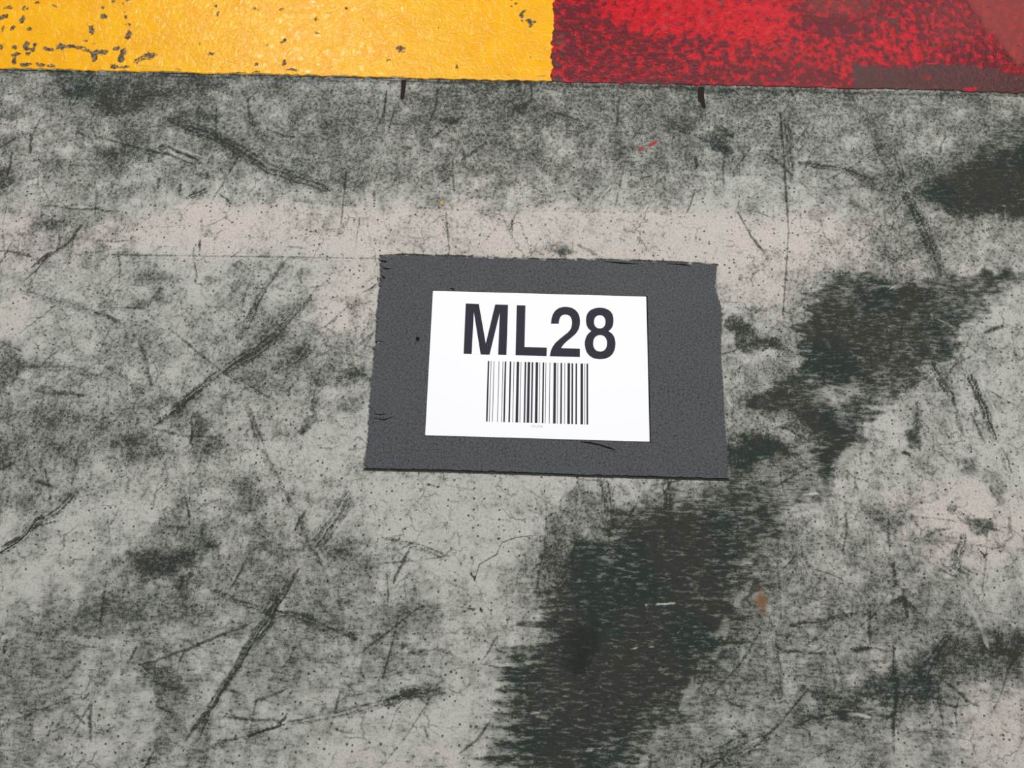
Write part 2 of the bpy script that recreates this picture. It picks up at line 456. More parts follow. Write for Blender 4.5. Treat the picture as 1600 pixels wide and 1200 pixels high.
B('stain', 1312, 618, 48, 18, -0.34); B('stain', 1290, 588, 30, 8, -0.2); B('stain', 1265, 655, 45, 10, 0.2); B('stain', 1300, 690, 25, 30, 0.14)
P_('stain', [(1620,178),(1570,190),(1535,225),(1500,255),(1450,285),(1432,302),(1470,322),(1500,342),(1620,344)], 0.20, edge=8)
P_('stain', [(1620,240),(1560,240),(1500,262),(1470,290),(1440,303),(1475,322),(1505,340),(1620,342)], 0.16, edge=12)
P_('streak', [(1620,178),(1570,190),(1500,255),(1432,302),(1500,342),(1620,344)], 0.6, edge=20)
P_('stain', [(1432,312),(1480,338),(1620,350),(1620,425),(1480,432),(1440,370)], -0.08, edge=8)
P_('stain', [(1130,490),(1160,500),(1185,520),(1215,532),(1190,542),(1165,556),(1150,546),(1131,520)], 0.32, edge=5, rag=1.4)
P_('stain', [(1225,520),(1245,550),(1235,580),(1190,560),(1160,570),(1140,565),(1190,545),(1240,530)], -0.12, edge=8)
B('stain', 1180, 705, 52, 24, 0.30); B('stain', 1160, 690, 60, 40, 0.05); B('stain', 1210, 632, 45, 14, 0.12)
B('stain', 1085, 850, 50, 40, 0.10); B('stain', 920, 905, 30, 18, 0.14)
B('scuff_and_shade', 912, 1003, 34, 42, 0.52); B('scuff_and_shade', 880, 1040, 40, 14, 0.3); B('scuff_and_shade', 945, 1075, 60, 10, 0.25); B('scuff_and_shade', 870, 985, 12, 12, 0.4)
B('scuff_and_shade', 1300, 575, 34, 10, 0.22); B('scuff_and_shade', 1290, 545, 26, 14, 0.18); B('scuff_and_shade', 1045, 820, 18, 40, 0.2); B('scuff_and_shade', 830, 1170, 40, 30, 0.2)
B('scuff_and_shade', 1545, 310, 60, 14, 0.25); B('scuff_and_shade', 1590, 290, 25, 20, 0.2)
P_('stain', [(1140,700),(1200,690),(1290,690),(1320,700),(1280,745),(1240,775),(1140,755)], 0.13, edge=14, rag=2)
P_('streak', [(1140,690),(1320,690),(1240,790),(1140,760)], 0.5, edge=20)
# edge flecks of bare cement along the smear
S_('scrape', [(1345,690),(1300,735),(1262,772)], 20, 0.45, broken=1); S_('scrape', [(1222,810),(1205,850),(1185,890)], 26, 0.42, broken=1)
S_('scrape', [(1172,905),(1140,960),(1110,1030),(1060,1110)], 20, 0.42, broken=1)
S_('scrape', [(1214,781),(1250,776),(1285,770)], 5, 0.55, broken=0.8); S_('scrape', [(1005,945),(1040,940),(1062,940)], 4, 0.7, broken=0.6)
S_('scrape', [(868,1177),(905,1174),(940,1171)], 6, 0.55, broken=0.8); S_('scrape', [(826,1114),(860,1108)], 6, 0.45, broken=0.5)
S_('scrape', [(985,1016),(1030,1008)], 4, 0.6, broken=0.8); S_('scrape', [(1430,475),(1490,510)], 4, 0.5, broken=0.8); S_('scrape', [(1480,508),(1560,525)], 12, 0.4, broken=1)
S_('scrape', [(1290,600),(1330,612)], 6, 0.4, broken=0.6); S_('scrape', [(1355,452),(1420,446)], 8, 0.4, broken=1)
S_('scrape', [(1560,322),(1590,328)], 4, 0.5, broken=0.8); S_('scrape', [(1225,290),(1300,300),(1390,305)], 24, 0.3, broken=1)
S_('scrape', [(1355,262),(1372,270)], 8, 0.5)
# right of the smear
S_('stain', [(1455,565),(1475,600),(1492,628)], 15, 0.34); S_('stain', [(1515,580),(1535,630),(1556,688)], 11, 0.45); S_('scrape', [(1528,580),(1548,625),(1566,672)], 5, 0.6, broken=0.4)
S_('scrape', [(1540,572),(1562,620)], 4, 0.5, broken=0.5); S_('stain', [(1562,700),(1578,742)], 10, 0.3); S_('scrape', [(1584,700),(1602,757)], 9, 0.7, broken=0.4); S_('scrape', [(1570,720),(1585,770)], 6, 0.5, broken=0.4)
S_('stain', [(1490,620),(1508,680)], 6, 0.25, broken=0.7)
P_('stain', [(1437,630),(1420,660),(1414,682),(1432,694),(1441,665)], 0.3, edge=5)
S_('stain', [(1536,520),(1570,509)], 6, 0.42, broken=0.5); B('scuff_and_shade', 1416, 705, 7, 6, 0.6); B('stain', 1521, 741, 24, 16, 0.3); B('stain', 1555, 770, 14, 18, 0.28)
B('stain', 1375, 585, 30, 40, -0.1); B('stain', 1390, 670, 24, 26, -0.16); B('stain', 1575, 490, 50, 30, -0.1); B('stain', 1390, 690, 20, 14, -0.1)
B('stain', 1386, 806, 42, 24, 0.26); B('stain', 1532, 822, 20, 13, 0.4); S_('stain', [(1488,787),(1515,805),(1530,820)], 10, 0.2); B('stain', 1500, 786, 12, 5, 0.3)
S_('stain', [(1508,832),(1498,860),(1495,885),(1520,898)], 16, 0.3, broken=0.5); B('scuff_and_shade', 1537, 866, 4, 3.5, 0.9); B('scuff_and_shade', 1572, 846, 4, 3.5, 0.8); B('scuff_and_shade', 1551, 842, 3, 2.5, 0.8)
S_('stain', [(1394,880),(1401,916)], 5, 0.32); S_('stain', [(1232,976),(1290,970),(1342,958)], 8, 0.36, broken=0.4); S_('stain', [(1390,946),(1412,937),(1434,953)], 9, 0.34, broken=0.4)
S_('stain', [(1412,920),(1418,965)], 6, 0.3); S_('stain', [(1225,1018),(1292,1018)], 5, 0.3, broken=0.5); S_('stain', [(1330,1014),(1362,1013)], 6, 0.38)
P_('stain', [(1240,1082),(1330,1066),(1400,1050),(1436,1045),(1452,1078),(1430,1090),(1400,1112),(1340,1112),(1280,1094)], 0.27, edge=12, rag=1.5)
B('stain', 1520, 1033, 80, 24, 0.17); B('stain', 1572, 1004, 34, 18, 0.3); B('stain', 1470, 1055, 40, 18, 0.08); B('stain', 1590, 1020, 20, 40, 0.12); B('stain', 1340, 1165, 90, 40, -0.08)
S_('stain', [(1396,1008),(1398,1150)], 7, 0.3); S_('stain', [(1396,1050),(1397,1180)], 5, 0.14); S_('stain', [(1214,990),(1217,1092)], 9, 0.2)
S_('stain', [(1240,1135),(1270,1120),(1310,1114),(1390,1122)], 14, 0.24, broken=0.4); B('stain', 1300, 1150, 60, 36, 0.14); B('stain', 1365, 1160, 25, 40, 0.1); S_('stain', [(1090,1190),(1142,1170),(1200,1150)], 28, 0.24, broken=0.5)
S_('scrape', [(1322,1114),(1362,1121)], 6, 0.6, broken=0.4); B('scrape', 1408, 1016, 9, 14, 0.45); B('scrape', 1425, 1034, 8, 10, 0.4); S_('scrape', [(1499,911),(1530,975),(1546,1014)], 9, 0.5, broken=0.5)
S_('stain', [(1476,1065),(1532,1110)], 4, 0.3); B('stain', 1560, 1130, 50, 60, -0.14); B('stain', 1520, 870, 60, 30, -0.08); B('stain', 1480, 800, 50, 30, -0.1)
B('rust', 1186, 946, 12, 26, 1.0); B('rust', 1180, 935, 10, 20, 0.3)
B('scrape', 1172, 925, 8, 12, 0.3); B('rust', 618, 738, 16, 3, 0.5)
# --- top centre and right
S_('stain', [(1219,175),(1225,250),(1231,340),(1232,362),(1228,430),(1223,492)], 2.2, 0.42, warp=False, taper=False); S_('stain', [(1230,190),(1234,240),(1238,290)], 11, 0.22, broken=0.4)
S_('stain', [(1246,253),(1310,263),(1368,281)], 12, 0.36, broken=0.3); S_('stain', [(1330,270),(1390,300)], 24, 0.16, broken=0.5)
S_('stain', [(1397,236),(1405,262),(1414,296)], 10, 0.26, broken=0.3); S_('stain', [(1366,224),(1384,262)], 8, 0.2, broken=0.4); S_('scrape', [(1404,245),(1414,275)], 4, 0.4)
S_('stain', [(1412,299),(1435,344),(1455,388),(1472,432)], 18, 0.34, broken=0.3)
S_('stain', [(1150,329),(1180,377),(1206,412)], 3.5, 0.4, broken=0.4)
P_('stain', [(1095,214),(1120,200),(1140,193),(1146,236),(1132,234),(1115,228),(1103,222)], 0.30, edge=5); B('stain', 1050, 200, 50, 18, 0.12); S_('stain', [(1089,243),(1086,264)], 9, 0.3)
B('stain', 1085, 190, 50, 14, 0.06); B('stain', 705, 182, 20, 8, 0.26); B('stain', 808, 172, 14, 10, 0.3, ang=40); S_('stain', [(760,222),(745,232),(724,250)], 8, 0.3)
S_('stain', [(831,133),(830,163)], 3, 0.4); B('stain', 870, 388, 30, 10, 0.2); B('stain', 882, 392, 16, 10, 0.3); S_('stain', [(900,380),(935,398)], 6, 0.35, broken=0.4)
S_('stain', [(802,350),(788,372),(780,392)], 2.5, 0.35, broken=0.4); S_('stain', [(772,355),(760,378)], 3, 0.25, broken=0.4)
S_('scrape', [(676,214),(698,236)], 2.5, 0.55, warp=False); S_('scrape', [(611,222),(609,252)], 2.5, 0.35, warp=False); S_('scrape', [(868,245),(905,268)], 7, 0.35, broken=0.5)
S_('stain', [(542,261),(536,320),(532,355)], 2.2, 0.4, warp=False); S_('stain', [(562,340),(553,402)], 2, 0.3, warp=False)
P_('stain', [(225,340),(300,314),(350,322),(500,318),(560,327),(740,324),(780,329),(1165,333),(1185,420),(1000,414),(600,402),(180,397),(120,390)], -0.07, edge=4, rag=0.4)
P_('warm', [(225,340),(300,314),(560,327),(780,329),(1165,333),(1400,330),(1430,430),(1290,430),(1250,520),(1150,480),(1100,415),(600,402),(180,397),(60,420),(0,420),(0,310),(120,350)], 0.7, edge=20)
S_('stain', [(175,398),(400,401),(612,404)], 2.5, 0.28, warp=False, taper=False); S_('scrape', [(180,388),(250,392),(330,396)], 5, 0.4, broken=0.4)
S_('stain', [(620,325),(780,329),(1165,333)], 2.5, 0.1, warp=False)
# --- top left
P_('stain', [(70,114),(280,118),(340,126),(300,152),(215,178),(150,166),(100,138)], 0.17, edge=12)
S_('stain', [(95,140),(140,160),(200,178)], 16, 0.14); S_('stain', [(240,150),(300,138),(360,132)], 10, 0.14)
S_('stain', [(262,186),(330,213),(375,235),(420,262),(470,280),(515,298)], 24, 0.36, broken=0.2); S_('stain', [(330,213),(420,262)], 8, 0.15)
S_('stain', [(259,229),(309,250)], 5, 0.4); S_('scrape', [(265,229),(320,246)], 5, 0.45); S_('stain', [(254,238),(300,256)], 3, 0.3); S_('scrape', [(275,245),(300,254)], 4, 0.4)
S_('stain', [(245,232),(258,228)], 12, 0.4); B('stain', 205, 245, 50, 16, 0.16); B('stain', 150, 240, 40, 10, 0.12); S_('stain', [(300,268),(340,280)], 10, 0.24)
S_('stain', [(292,312),(306,305),(322,297)], 10, 0.38); S_('stain', [(340,304),(357,315)], 7, 0.38); S_('stain', [(283,285),(280,305)], 5, 0.3); S_('stain', [(248,275),(246,295)], 5, 0.3)
S_('stain', [(317,340),(314,370),(311,397)], 4.5, 0.42, broken=0.3); B('stain', 330, 365, 9, 9, 0.3); S_('stain', [(338,364),(355,356)], 2, 0.35)
S_('stain', [(131,347),(108,378),(70,408),(34,440)], 7, 0.34, broken=0.3); S_('scuff_and_shade', [(82,395),(64,408),(48,418)], 5, 0.5); S_('scrape', [(90,400),(60,420)], 4, 0.35)
S_('stain', [(60,322),(130,327),(180,332)], 2.2, 0.35); S_('stain', [(0,391),(50,401)], 8, 0.24); B('stain', 85, 352, 26, 10, 0.2)
B('stain', 5, 290, 14, 26, 0.3); B('stain', 10, 225, 26, 24, 0.14); S_('stain', [(48,205),(47,240)], 3.5, 0.3); B('stain', 20, 180, 30, 20, 0.1)
S_('stain', [(390,190),(386,160),(400,145)], 3.5, 0.3); B('stain', 385, 195, 14, 10, 0.2); B('stain', 310, 180, 40, 14, 0.16)
B('stain', 370, 420, 24, 14, 0.12); B('stain', 325, 440, 14, 12, 0.2); B('stain', 240, 460, 16, 12, 0.26); B('stain', 255, 432, 40, 18, 0.1); B('stain', 345, 470, 26, 16, 0.1)
# --- left
S_('stain', [(450,404),(420,440),(395,482),(368,538)], 9, 0.34, broken=0.3); S_('scrape', [(430,432),(402,470)], 3, 0.35, broken=0.4)
S_('stain', [(470,430),(440,460)], 30, 0.14, broken=0.6); S_('stain', [(499,449),(440,505),(375,560)], 26, 0.18, broken=0.5); S_('stain', [(545,475),(505,512)], 4, 0.3)
S_('stain', [(487,461),(430,524),(380,556),(345,580),(300,622),(240,667)], 15, 0.26, broken=0.3); S_('stain', [(426,534),(388,560),(352,582)], 16, 0.36, broken=0.3); S_('stain', [(485,540),(450,570),(425,580)], 22, 0.26, broken=0.4)
S_('stain', [(325,594),(285,634),(262,655)], 10, 0.3, broken=0.4)
S_('stain', [(379,626),(400,670),(412,697),(425,735),(446,769),(470,810),(484,855),(506,889)], 11, 0.3, broken=0.35); S_('stain', [(430,760),(490,785)], 8, 0.2, broken=0.5)
S_('stain', [(546,768),(525,805),(508,833),(491,853)], 24, 0.34, broken=0.3); S_('stain', [(478,800),(462,830)], 3, 0.3)
S_('scuff_and_shade', [(0,862),(22,846),(40,836),(58,814),(70,808)], 14, 0.62); S_('scuff_and_shade', [(50,828),(70,820),(90,814)], 8, 0.5); S_('stain', [(60,814),(88,798),(116,772)], 10, 0.3, broken=0.3)
S_('scuff_and_shade', [(0,850),(28,838)], 6, 0.4)
P_('stain', [(485,611),(487,660),(482,677),(470,671),(477,630)], 0.30, edge=3)
S_('stain', [(210,521),(226,562),(240,604)], 5, 0.26, broken=0.3); S_('stain', [(26,454),(100,472),(190,500)], 12, 0.2, broken=0.3); S_('stain', [(150,490),(195,505)], 5, 0.2)
S_('stain', [(38,573),(120,573)], 14, 0.26, broken=0.4); S_('stain', [(68,611),(132,620)], 8, 0.3, broken=0.3); S_('stain', [(120,575),(150,590)], 16, 0.2); S_('stain', [(160,570),(210,600),(250,660)], 14, 0.18, broken=0.6)
B('stain', 15, 580, 26, 30, 0.2); B('stain', 60, 650, 80, 20, 0.08); B('stain', 215, 700, 24, 18, 0.22); B('stain', 305, 672, 14, 16, 0.24); B('stain', 330, 700, 28, 14, 0.18); B('stain', 120, 690, 40, 40, 0.08)
S_('stain', [(122,700),(112,755)], 7, 0.18, broken=0.4); S_('stain', [(0,735),(18,726)], 8, 0.3); B('stain', 20, 780, 22, 20, 0.12)
B('stain', 375, 765, 22, 18, 0.16); B('stain', 400, 782, 26, 14, 0.16); B('stain', 535, 590, 40, 10, 0.18); B('stain', 555, 630, 18, 14, 0.18); B('stain', 500, 575, 20, 16, 0.14)
B('stain', 520, 500, 22, 30, -0.2); B('stain', 20, 495, 30, 32, -0.16); B('stain', 20, 345, 26, 26, -0.1); B('stain', 300, 570, 60, 40, -0.06); B('stain', 550, 420, 30, 14, -0.06); B('warm', 540, 470, 50, 70, 0.7)
B('warm', 20, 490, 40, 50, 0.6); B('stain', 553, 468, 24, 12, 0.26); S_('stain', [(508,438),(514,445)], 10, 0.3); B('stain', 125, 818, 26, 20, -0.16); B('stain', 190, 830, 24, 26, -0.14); B('stain', 235, 775, 40, 20, -0.1)
# --- lower left
B('stain', 258, 872, 44, 24, 0.30); B('stain', 215, 886, 34, 24, 0.16); B('scuff_and_shade', 275, 878, 22, 20, 0.22); B('scuff_and_shade', 212, 880, 16, 10, 0.2); B('stain', 288, 912, 12, 10, 0.26); B('stain', 335, 852, 12, 6, 0.34)
B('stain', 165, 960, 50, 26, 0.1); B('stain', 230, 930, 50, 20, 0.08); B('stain', 60, 900, 60, 40, -0.1)
S_('stain', [(466,887),(447,925),(424,954),(398,992),(360,1057),(325,1107),(290,1158)], 9, 0.36, broken=0.15); S_('stain', [(432,930),(420,975),(385,1020),(338,1090),(306,1160)], 12, 0.30, broken=0.2)
S_('stain', [(435,925),(412,958)], 18, 0.26); S_('scuff_and_shade', [(440,935),(425,955)], 12, 0.35); S_('scuff_and_shade', [(415,962),(385,1010),(352,1060)], 5, 0.28)
S_('scuff_and_shade', [(405,967),(360,987),(315,1005),(270,1023),(217,1041)], 5, 0.5); S_('stain', [(428,956),(470,965),(526,988)], 11, 0.3, broken=0.3); S_('scuff_and_shade', [(428,953),(455,962)], 7, 0.4); S_('stain', [(330,922),(370,938),(408,950)], 9, 0.28, broken=0.3)
S_('scuff_and_shade', [(446,1132),(400,1146),(360,1156),(300,1175),(250,1187),(175,1203)], 8, 0.5, broken=0.3); S_('scuff_and_shade', [(440,1132),(385,1148)], 9, 0.35); S_('stain', [(446,1130),(525,1114),(600,1098),(692,1076)], 10, 0.3, broken=0.4)
S_('stain', [(596,1102),(632,1086),(664,1080),(694,1085)], 18, 0.26, broken=0.4); B('scuff_and_shade', 602, 1100, 14, 6, 0.3); B('stain', 650, 1095, 40, 14, 0.12); S_('stain', [(345,1120),(440,1127)], 4, 0.3); B('scuff_and_shade', 438, 1124, 6, 5, 0.6)
S_('stain', [(144,1098),(142,1162)], 4.5, 0.34); P_('stain', [(140,1002),(185,996),(212,1040),(236,1080),(246,1130),(230,1182),(120,1192),(108,1080)], -0.10, edge=8)
S_('stain', [(216,1040),(232,1055)], 10, 0.3); B('stain', 258, 1092, 22, 58, 0.18); B('stain', 262, 1060, 30, 20, 0.16); B('stain', 30, 1062, 70, 40, 0.12); B('stain', 95, 1018, 50, 20, 0.1); S_('stain', [(0,1138),(60,1112),(130,1085)], 9, 0.2, broken=0.3)
B('stain', 70, 1125, 60, 12, -0.06); B('stain', 60, 990, 20, 24, 0.1); S_('stain', [(10,1000),(6,1020)], 5, 0.3)
B('stain', 380, 1030, 40, 30, -0.04); B('stain', 330, 1170, 30, 14, 0.14); S_('stain', [(270,1155),(330,1110)], 40, 0.05); B('stain', 520, 1060, 110, 70, -0.09); B('stain', 300, 1030, 60, 60, -0.05); S_('stain', [(545,985),(555,1002)], 12, 0.34); B('stain', 590, 1003, 14, 8, 0.22)
S_('stain', [(500,1115),(510,1095)], 6, 0.2); B('stain', 590, 1170, 70, 40, -0.10); B('warm', 600, 1170, 120, 60, 0.35)
# --- lower centre
S_('stain', [(596,838),(646,852),(707,875)], 9, 0.34, broken=0.4); S_('stain', [(642,855),(626,885),(614,912)], 4, 0.38); S_('stain', [(680,790),(650,842)], 22, 0.1, broken=0.6)
S_('scuff_and_shade', [(838,836),(805,840),(784,848),(776,866),(749,882),(742,905),(753,932),(768,960)], 2.2, 0.55, warp=False, taper=False, broken=0.3); B('scuff_and_shade', 742, 898, 4, 5, 0.7); B('scuff_and_shade', 784, 847, 4, 3, 0.7)
B('scuff_and_shade', 730, 950, 8, 4, 0.6); B('scuff_and_shade', 747, 961, 6, 5, 0.7); B('scuff_and_shade', 678, 756, 5, 4, 0.8); B('scuff_and_shade', 846, 766, 3, 2.5, 0.8); B('scuff_and_shade', 830, 786, 3, 2.5, 0.8); B('scuff_and_shade', 636, 1022, 12, 9, 0.5, ang=30)
S_('stain', [(640,1022),(680,1016),(708,1026)], 8, 0.28, broken=0.4); S_('stain', [(750,1038),(830,1048)], 2.2, 0.3); S_('scrape', [(690,993),(722,993)], 3, 0.4)
P_('stain', [(853,782),(895,765),(945,770),(950,860),(908,905),(880,925),(836,928),(842,880),(852,840)], 0.17, edge=4, rag=0.7); S_('stain', [(853,782),(852,850),(838,925)], 7, 0.1)
S_('stain', [(945,750),(952,790),(955,830)], 16, 0.26, broken=0.3); S_('stain', [(1040,746),(1046,820)], 16, 0.26, broken=0.2); S_('stain', [(900,845),(896,880)], 7, 0.28, broken=0.3); B('stain', 690, 960, 50, 30, 0.06)
B('stain', 720, 830, 110, 70, -0.09); B('stain', 770, 1000, 60, 40, -0.05); B('stain', 735, 1120, 60, 60, -0.06); S_('scrape', [(620,915),(690,895)], 7, 0.4, broken=0.5)
B('stain', 625, 990, 50, 40, 0.08); B('stain', 650, 910, 40, 20, 0.07); B('stain', 520, 860, 24, 14, 0.14); B('stain', 440, 860, 40, 10, 0.1)
# dark lines along mat and paint edges: edge shadow painted in with grime
MAT_T = [(594,401),(629,398.5),(672,400.5),(740,402),(860,406.5),(935,406),(1010,409),(1085,412),(1121,415)]
MAT_B = [(571,731),(700,734),(800,737),(920,741.5),(1030,744),(1100,746.5),(1137,747)]
S_('scuff_and_shade', [(p[0], p[1]-1) for p in MAT_T], 4.5, 0.75, taper=False, broken=0.5, warp=False); S_('scuff_and_shade', [(p[0], p[1]+2) for p in MAT_B], 5, 1.0, taper=False, broken=0.15, warp=False)
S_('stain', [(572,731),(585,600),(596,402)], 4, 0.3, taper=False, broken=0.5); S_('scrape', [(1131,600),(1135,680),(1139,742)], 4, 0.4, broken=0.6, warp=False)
S_('stain', [(0,112),(440,122),(860,131)], 8, 0.22, taper=False); S_('scuff_and_shade', [(0,109),(440,118.5),(864,128)], 3, 0.7, taper=False, broken=0.5, warp=False); S_('stain', [(866,133),(1200,142),(1600,150)], 6, 0.16, taper=False)
B('scuff_and_shade', 42, 108, 5, 6, 0.8)
# a haze of fine scratches from pallets and boots
r_ = np.random.default_rng(404)
for k in range(620):
    x, y = r_.uniform(0, 1600), r_.uniform(120, 1200); a_ = r_.choice([-0.9, -0.6, -1.3, 0.45, 1.5, 0.1])+r_.normal(0, 0.18)
    ln = r_.uniform(12, 70)*(1 if r_.random() < 0.8 else 2.2); dx, dy = math.cos(a_)*ln/2, math.sin(a_)*ln/2; bend = r_.normal(0, ln*0.05)
    P = [(x-dx, y-dy), (x+bend, y+bend), (x+dx, y+dy)]
    if r_.random() < 0.68: S_('stain', P, r_.uniform(1.6, 3.5), r_.uniform(0.12, 0.34), broken=0.6, warp=False)
    else: S_('scrape', P, r_.uniform(1.5, 2.6), r_.uniform(0.15, 0.42), broken=0.6, warp=False)
P_('scuff_and_shade', [(662,683),(1018,693),(1012.5,461),(674,452)], 1.2, edge=1.5, rag=0)  # floor darkened under the card, painted shade for the gap around it
# pinkish cleaner cement, lower right and bottom
B('warm', 1500, 820, 110, 60, 0.8); B('warm', 1570, 1120, 80, 80, 0.5); B('warm', 1500, 380, 120, 50, 0.4); B('warm', 1200, 380, 100, 80, 0.4); B('warm', 340, 360, 160, 60, 0.3)
Wl = fl.layer('warm'); Wl += 0.15+0.18*fbm(xs, ys, 0.12, 2, 0.5, 77); np.clip(Wl, 0, 1, out=Wl)
St = fl.layer('streak'); py_like = fl.Y0
St += 0.5*(1-sstep(-0.42, -0.12, py_like)); np.clip(St, 0, 0.9, out=St)
D += 0.005; np.clip(D, 0.0, 1.0, out=D)
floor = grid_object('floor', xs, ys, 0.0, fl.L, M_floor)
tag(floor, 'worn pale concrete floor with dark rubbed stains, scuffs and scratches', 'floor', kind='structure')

# ------------------------------------------------------------------ painted stripes
def stripe(name, x_from, x_to, edge_pts, width, mat, jag_left=None, jag_right=None, layers=()):
    xs_ = np.concatenate([np.arange(x_from, x_to, 0.0022), [x_to]])
    P = np.array([F(*p) for p in edge_pts])
    sl, ic = np.polyfit(P[:, 0], P[:, 1], 1)
    vs_ = np.concatenate([np.arange(0, width, 0.0022), [width]])
    yb = ic + sl*xs_[len(xs_)//2]
    ys_ = vs_ + yb
    f = Field(xs_, ys_, warp=0.002, wseed=91)
    return f, xs_, ys_, sl, ic

SEAM = F(864, 64)[0]
TH = 0.0009
def finish_stripe(name, f, xs_, ys_, sl, ic, mat, jag=None):
    """solid painted strip: displaced top sheet with a skirt down to the concrete"""
    X, Y = np.meshgrid(xs_, ys_)
    Y = Y + sl*(X-xs_[len(xs_)//2])
    w = ys_[-1]-ys_[0]
    rag = 0.0007*noise(xs_, np.array([0, 1.0]), 0.004, 1, 5)[0] + 0.0005*noise(xs_, np.array([0, 1.0]), 0.02, 1, 6)[0]
    fade = np.clip(1-(ys_-ys_[0])/0.01, 0, 1)[:, None]
    Y = Y + rag[None, :]*fade
    if jag is not None:
        fx, amp = jag
        fade = np.clip(1-np.abs(X-fx)/0.012, 0, 1)
        j = amp*(noise(ys_, np.array([0, 1.0]), 0.0032, 1, 8)[0]*0.8+noise(ys_, np.array([0, 1.0]), 0.012, 1, 9)[0]*0.7)
        X = X + fade*j[:, None]
    Z = np.full(X.shape, TH)
    ny, nx = X.shape
    top = np.stack([X, Y, Z], -1).reshape(-1, 3)
    idx = np.arange(ny*nx).reshape(ny, nx)
    q = np.stack([idx[:-1, :-1], idx[:-1, 1:], idx[1:, 1:], idx[1:, :-1]], -1).reshape(-1, 4)
    ring = np.concatenate([idx[0, :], idx[1:, -1], idx[-1, -2::-1], idx[-2:0:-1, 0]])
    low = top[ring].copy(); low[:, 2] = 0.00005
    b = len(top); n = len(ring); k = np.arange(n); k2 = (k+1) % n
    side = np.stack([ring[k], b+k, b+k2, ring[k2]], -1)
    co = np.concatenate([top, low]).astype(np.float32); q = np.concatenate([q, side])
    me = bpy.data.meshes.new(name)
    me.vertices.add(len(co)); me.vertices.foreach_set('co', co.ravel())
    me.loops.add(q.size); me.loops.foreach_set('vertex_index', q.ravel().astype(np.int32))
    me.polygons.add(len(q)); me.polygons.foreach_set('loop_start', np.arange(0, q.size, 4, dtype=np.int32))
    me.update(calc_edges=True)
    for key, A in f.L.items():
        at = me.attributes.new(key, 'FLOAT', 'POINT'); a = A.ravel()
        at.data.foreach_set('value', np.concatenate([a, a[ring]]).astype(np.float32))
    me.materials.append(mat)
    o = bpy.data.objects.new(name, me); COL.objects.link(o)
    return o

EDGE = [(0,107),(430,117),(866,127),(1230,136.5),(1600,145)]
YW = 0.26
xl, xr = F(0, 0)[0]-0.6, F(1600, 0)[0]+0.6
f, a, b_, sl, ic = stripe('yellow', xl, SEAM, EDGE, YW, M_yellow)
C = f.layer('chip'); G = f.layer('grime')
xm = a[len(a)//2]
f.Y = f.Y + sl*(f.X0-xm); f.Y0 = f.Y0 + sl*(f.X0-xm)
f.box = lambda P, pad: (slice(None), slice(*np.searchsorted(f.xs, [P[:, 0].min()-pad, P[:, 0].max()+pad])))
f.mod = np.clip(0.5+0.5*fbm(a, b_, 0.012, 3, 0.6, 155), 0, 1)
for (x, y, rx, ry, v) in [(10,13,6,3,.8),(35,16,5,6,.6),(4,26,7,4,.9),(34,33,4,7,.8),(20,45,4,5,.7),(48,45,5,4,.7),(6,44,3,7,.6),(23,72,4,5,.9),(45,71,4,6,1),(45,79,4,4,1),(60,71,4,4,.9),(55,80,4,5,.9),
     (47,87,4,3,.8),(28,85,7,4,1),(26,97,3,8,1),(40,103,8,4,1),(82,78,8,3,1),(99,72,6,4,1),(112,73,7,3,1),(126,74,6,3,.9),(136,80,8,3,.8),(147,85,5,6,1),(158,80,10,5,.7),(150,92,4,5,.7),(146,46,4,7,.9),(162,28,5,4,.9),
     (163,11,5,4,.6),(181,1,5,4,.8),(203,1,4,3,.8),(197,28,3,3,.9),(200,40,6,3,.6),(200,57,4,8,1),(182,78,6,4,.8),(193,84,5,6,1),(189,93,5,5,1),(177,103,8,4,.8),(196,105,9,3,.7),(215,95,6,6,.5),(230,90,9,6,.7),(238,85,8,5,.7),
     (56,7,5,3,.6),(83,9,5,3,.5),(133,61,3,3,.8),(146,67,4,3,.6),(2,76,5,5,.7),(62,103,7,3,.8),(80,104,7,3,.7),(335,13,3,2,.9),(340,23,3,2,.7),(399,15,6,3,.6),(414,70,2,2,1),(446,60,3,3,.7),(441,64,4,3,.5),(311,71,2,4,.8),
     (327,87,6,4,.8),(399,102,3,2,.9),(446,100,4,7,.7),(460,113,8,2,.9),(375,111,6,2,.8),(400,113,7,2,.8),(438,20,4,3,.6),(493,32,4,3,.5),(493,48,4,3,.5),(542,17,3,3,.9),(623,74,4,4,.8),(627,79,4,6,.6),(605,94,3,3,.6),(714,104,3,6,.6),
     (798,0,2,2,.8),(799,11,2,2,1),(806,7,2,2,.9),(814,26,3,3,1),(820,23,5,2,1),(815,32,3,2,.9),(829,32,6,3,1),(829,38,4,5,.8),(839,32,3,3,.9),(688,46,2,2,.6),(737,38,2,2,.5)]:
    f.blob('chip', x, y, rx*1.35, ry*1.35, v*1.0, hard=0.3)
for pts, w, v in [([(193,3),(195,22)],2,.9),([(195,44),(195,55)],2,.6),([(129,28),(142,46)],2,.9),([(83,30),(92,58),(97,72),(104,103)],1.8,.7),([(158,82),(166,88)],2,.8),([(566,4),(570,60),(575,112)],1.8,.5),([(450,106),(466,113)],2.5,.9),
      ([(804,76),(815,83)],1.8,.7),([(826,88),(849,99)],2.2,.9),([(857,105),(864,110)],2,.8),([(848,79),(855,74)],2,.6),([(490,19),(536,22)],2,.5),([(286,60),(292,80)],2,.5)]:
    f.stroke('chip', pts, w, v*0.6, warp=False)
f.stroke('grime', [(0,102),(200,107),(280,110)], 8, 0.55, taper=False, broken=0.6); f.stroke('grime', [(280,111),(560,117),(860,124)], 4, 0.5, taper=False, broken=0.8)
